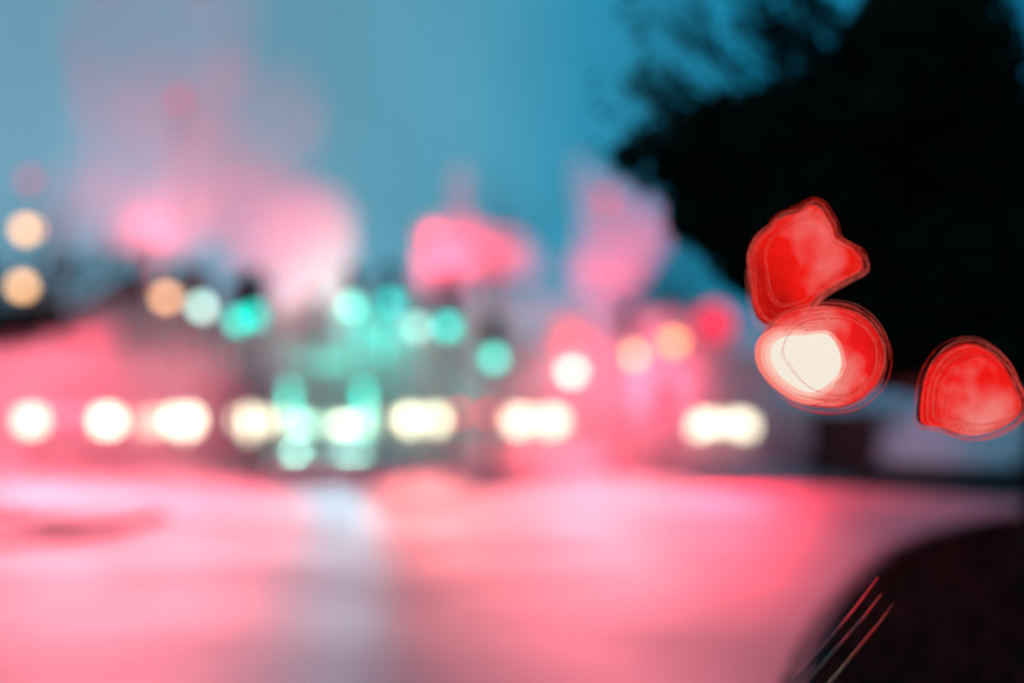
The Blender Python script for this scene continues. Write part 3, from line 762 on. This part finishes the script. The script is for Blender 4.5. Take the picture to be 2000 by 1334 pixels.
def red_drop_light(label, outline, Y, core_px, top, core, rad_px, strands, extra=0):  # raindrop-refracted red light, built as a solid glowing shell
    cx = sum(p[0] for p in outline) / len(outline); cy_ = sum(p[1] for p in outline) / len(outline)
    c = at(cx, cy_, Y); k = Y / F
    o = thing('red_drop_light', label, 'lamp', c, 0, 'raindrop-refracted red lights on the added post')
    loop = cat_loop([((x - cx) * k, 0, -(y - cy_) * k) for x, y in outline])
    # domed shell carrying the painted glow
    mb = MB(); rings = []
    for f, dy in ((1.0, .0), (.985, -.02), (.93, -.036), (.8, -.05), (.6, -.06), (.35, -.066), (.1, -.068)):
        rings.append([Vector((p.x * f, dy, p.z * f)) for p in loop])
    mb.loft(rings)
    q = ((core_px[0] - cx) * k, -(core_px[1] - cy_) * k)
    mb.build('glass', drop_glow_material('drop_glow', top, core, q[0], q[1], rad_px * k), o, smooth=True)
    hb = MB(); hb.loft([[Vector((p.x * f, dy, p.z * f)) for p in loop] for f, dy in ((.97, .002), (1.0, .03), (.8, .09), (.3, .1))])
    hb.build('housing', M_blackiron, o)
    st = MB(); sb = MB()
    for i in range(strands):  # light streaks of the drops, built as thin glowing tubes
        f = 1.0 + rnd.uniform(-.25, .10) ; n = len(loop)
        a0 = rnd.randint(0, n - 1); ln_ = rnd.randint(int(n * .18), int(n * .55)); ox, oz = rnd.uniform(-.006, .006), rnd.uniform(-.006, .006)
        pts = []
        for j in range(ln_):
            p = loop[(a0 + j) % n]; u = j / ln_
            ff = f + .05 * math.sin(2.6 * u + i * 1.7)
            pts.append((p.x * ff + ox, -.03 - .03 * max(0, 1 - ff) * 8, p.z * ff + oz))
        m_ = len(pts); rad = [max(.0003, rnd.choice((.0004, .0006, .0009)) * max(0, math.sin(math.pi * j / (m_ - 1))) ** .5) for j in range(m_)]
        (st if rnd.random() < .6 else sb).tube(pts, rad, 5)
    if st.v: tag(st.build('drop_streak', E_fil, o), kind='stuff')
    if sb.v: tag(sb.build('bright_drop_streak', E_streakb, o), kind='stuff')
    return o, c, k, cx, cy_
red_drop_light('crumpled raindrop-refracted red light, uppermost, against the dark crown', ((1592, 402), (1622, 440), (1632, 468), (1672, 492), (1682, 525), (1650, 545), (1600, 575), (1560, 618), (1500, 632), (1474, 600), (1466, 540), (1464, 500), (1478, 468), (1500, 448), (1522, 428), (1556, 416)), 4.15, (1600, 490), (1, .012, .008), (1, .30, .28), 135, 60)
o_low, c, k, cx, cy_ = red_drop_light('round raindrop-refracted red light with a white centre, low by the tree', ((1600, 598), (1660, 606), (1705, 640), (1724, 690), (1712, 745), (1670, 785), (1615, 795), (1550, 780), (1505, 735), (1488, 690), (1505, 640), (1545, 608)), 4.1, (1578, 710), (1, .012, .012), (1, .42, .37), 190, 60)
loop = cat_loop([((x - cx) * k, 0, -(y - cy_) * k) for x, y in ((x_ * 1.05 - 93, y_) for x_, y_ in ((1578, 656), (1618, 656), (1640, 690), (1640, 725), (1618, 752), (1585, 768), (1545, 750), (1516, 715), (1514, 680), (1535, 660)))])
lc = sum(loop, Vector()) / len(loop); hb = MB()
hb.loft([[Vector((lc.x + (p.x - lc.x) * f, dy, lc.z + (p.z - lc.z) * f)) for p in loop] for f, dy in ((1, -.045), (1, -.072), (.9, -.082), (.6, -.09), (.2, -.092))])
hb.build('white_core', emit('white_core_glow', (.92, .83, .70), 1.0), o_low, smooth=True)
for f0, colr, dy0 in ((1.10, (1, .62, .52), -.0445), (1.22, (1, .42, .35), -.044), (1.36, (1, .24, .20), -.0435)):  # soft halo of the white centre, painted as emissive shells
    hg = MB(); hg.loft([[Vector((lc.x + (p.x - lc.x) * f0 * f, dy, lc.z + (p.z - lc.z) * f0 * f)) for p in loop] for f, dy in ((1, dy0), (1, dy0 - .024 / f0 ** 2), (.8, dy0 - .026 / f0 ** 2))])
    hg.build('halo_ring', emit('halo_glow_%d' % int(f0 * 100), colr, .95), o_low, smooth=True)
hb = MB()
for f in (1.0, 1.04, 1.09): hb.tube([(lc.x + (p.x - lc.x) * f + rnd.uniform(-.001, .001), -.078, lc.z + (p.z - lc.z) * f) for p in loop], .0012, 5, closed=True)
tag(hb.build('bright_drop_streak', emit('drop_streak_pale', (1, .45, .36), 1.0), o_low), kind='stuff')
o_tri = red_drop_light('rounded triangular raindrop-refracted red light, farthest right on the shortest bracket', ((1885, 672), (1925, 684), (1958, 715), (1975, 750), (1992, 795), (1970, 826), (1930, 845), (1885, 850), (1840, 836), (1800, 826), (1798, 785), (1808, 735), (1838, 692)), 4.15, (1910, 800), (1, .012, .01), (1, .32, .29), 150, 60)[0]

# streaks of red light, built as red coloured rods by the verge
streak_m = mat('red_streak_paint', (.6, .07, .05), .15, coat=1.0, spec=.8)  # red light put into the base colour
for i, (x0, y0, x1, y1) in enumerate(((1622, 1246, 1715, 1128), (1650, 1248, 1722, 1160), (1688, 1252, 1744, 1180))):
    a, b = at(x0, y0, 4.25), at(x1, y1, 4.15)
    d = b - a
    o = thing('red_streak', ('thin streak of red light built as a rod, longest of three by the kerb', 'thin streak of red light built as a rod, middle of three by the kerb', 'thin streak of red light built as a rod, set apart from the other two')[i], 'red_streak', tuple(a - d * (a.z / d.z)), 0, 'streaks of red light at the verge edge')
    base = Vector(o.location)
    pts = [Vector((0, 0, 0)), (a - base) * .5 + Vector((0, 0, .015)), a - base, (a + b) / 2 - base + Vector((.004, 0, 0)), b - base]
    MB().tube(pts, [.004, .0035, .003, .003, .001], 6).build('streak_rod', streak_m, o)

ld = bpy.data.lights.new('added_beam', 'SPOT'); ld.energy = 90; ld.color = (1, .06, .04); ld.spot_size = R(13); ld.spot_blend = .6; ld.shadow_soft_size = .03  # spot added to redden the thin rods
lo = bpy.data.objects.new('added_beam', ld); COL.objects.link(lo); lo.parent = o_low
lo.location = (0, -.12, -.05)
lo.rotation_euler = (at(1690, 1190, 4.2) - Vector(o_low.location) - Vector((0, -.12, -.05))).to_track_quat('-Z', 'Y').to_euler()

wd = bpy.data.lights.new('added_beam', 'SPOT'); wd.energy = 5000; wd.color = (1, .12, .25); wd.spot_size = R(9); wd.spot_blend = 1; wd.shadow_soft_size = .05  # spot added to light the pale wall pink
wl = bpy.data.objects.new('added_beam', wd); COL.objects.link(wl); wl.parent = o_tri
wl.location = (0, .16, -.1)
wl.rotation_euler = (at(1745, 850, 24) - Vector(o_tri.location) - Vector((0, .16, -.1))).to_track_quat('-Z', 'Y').to_euler()
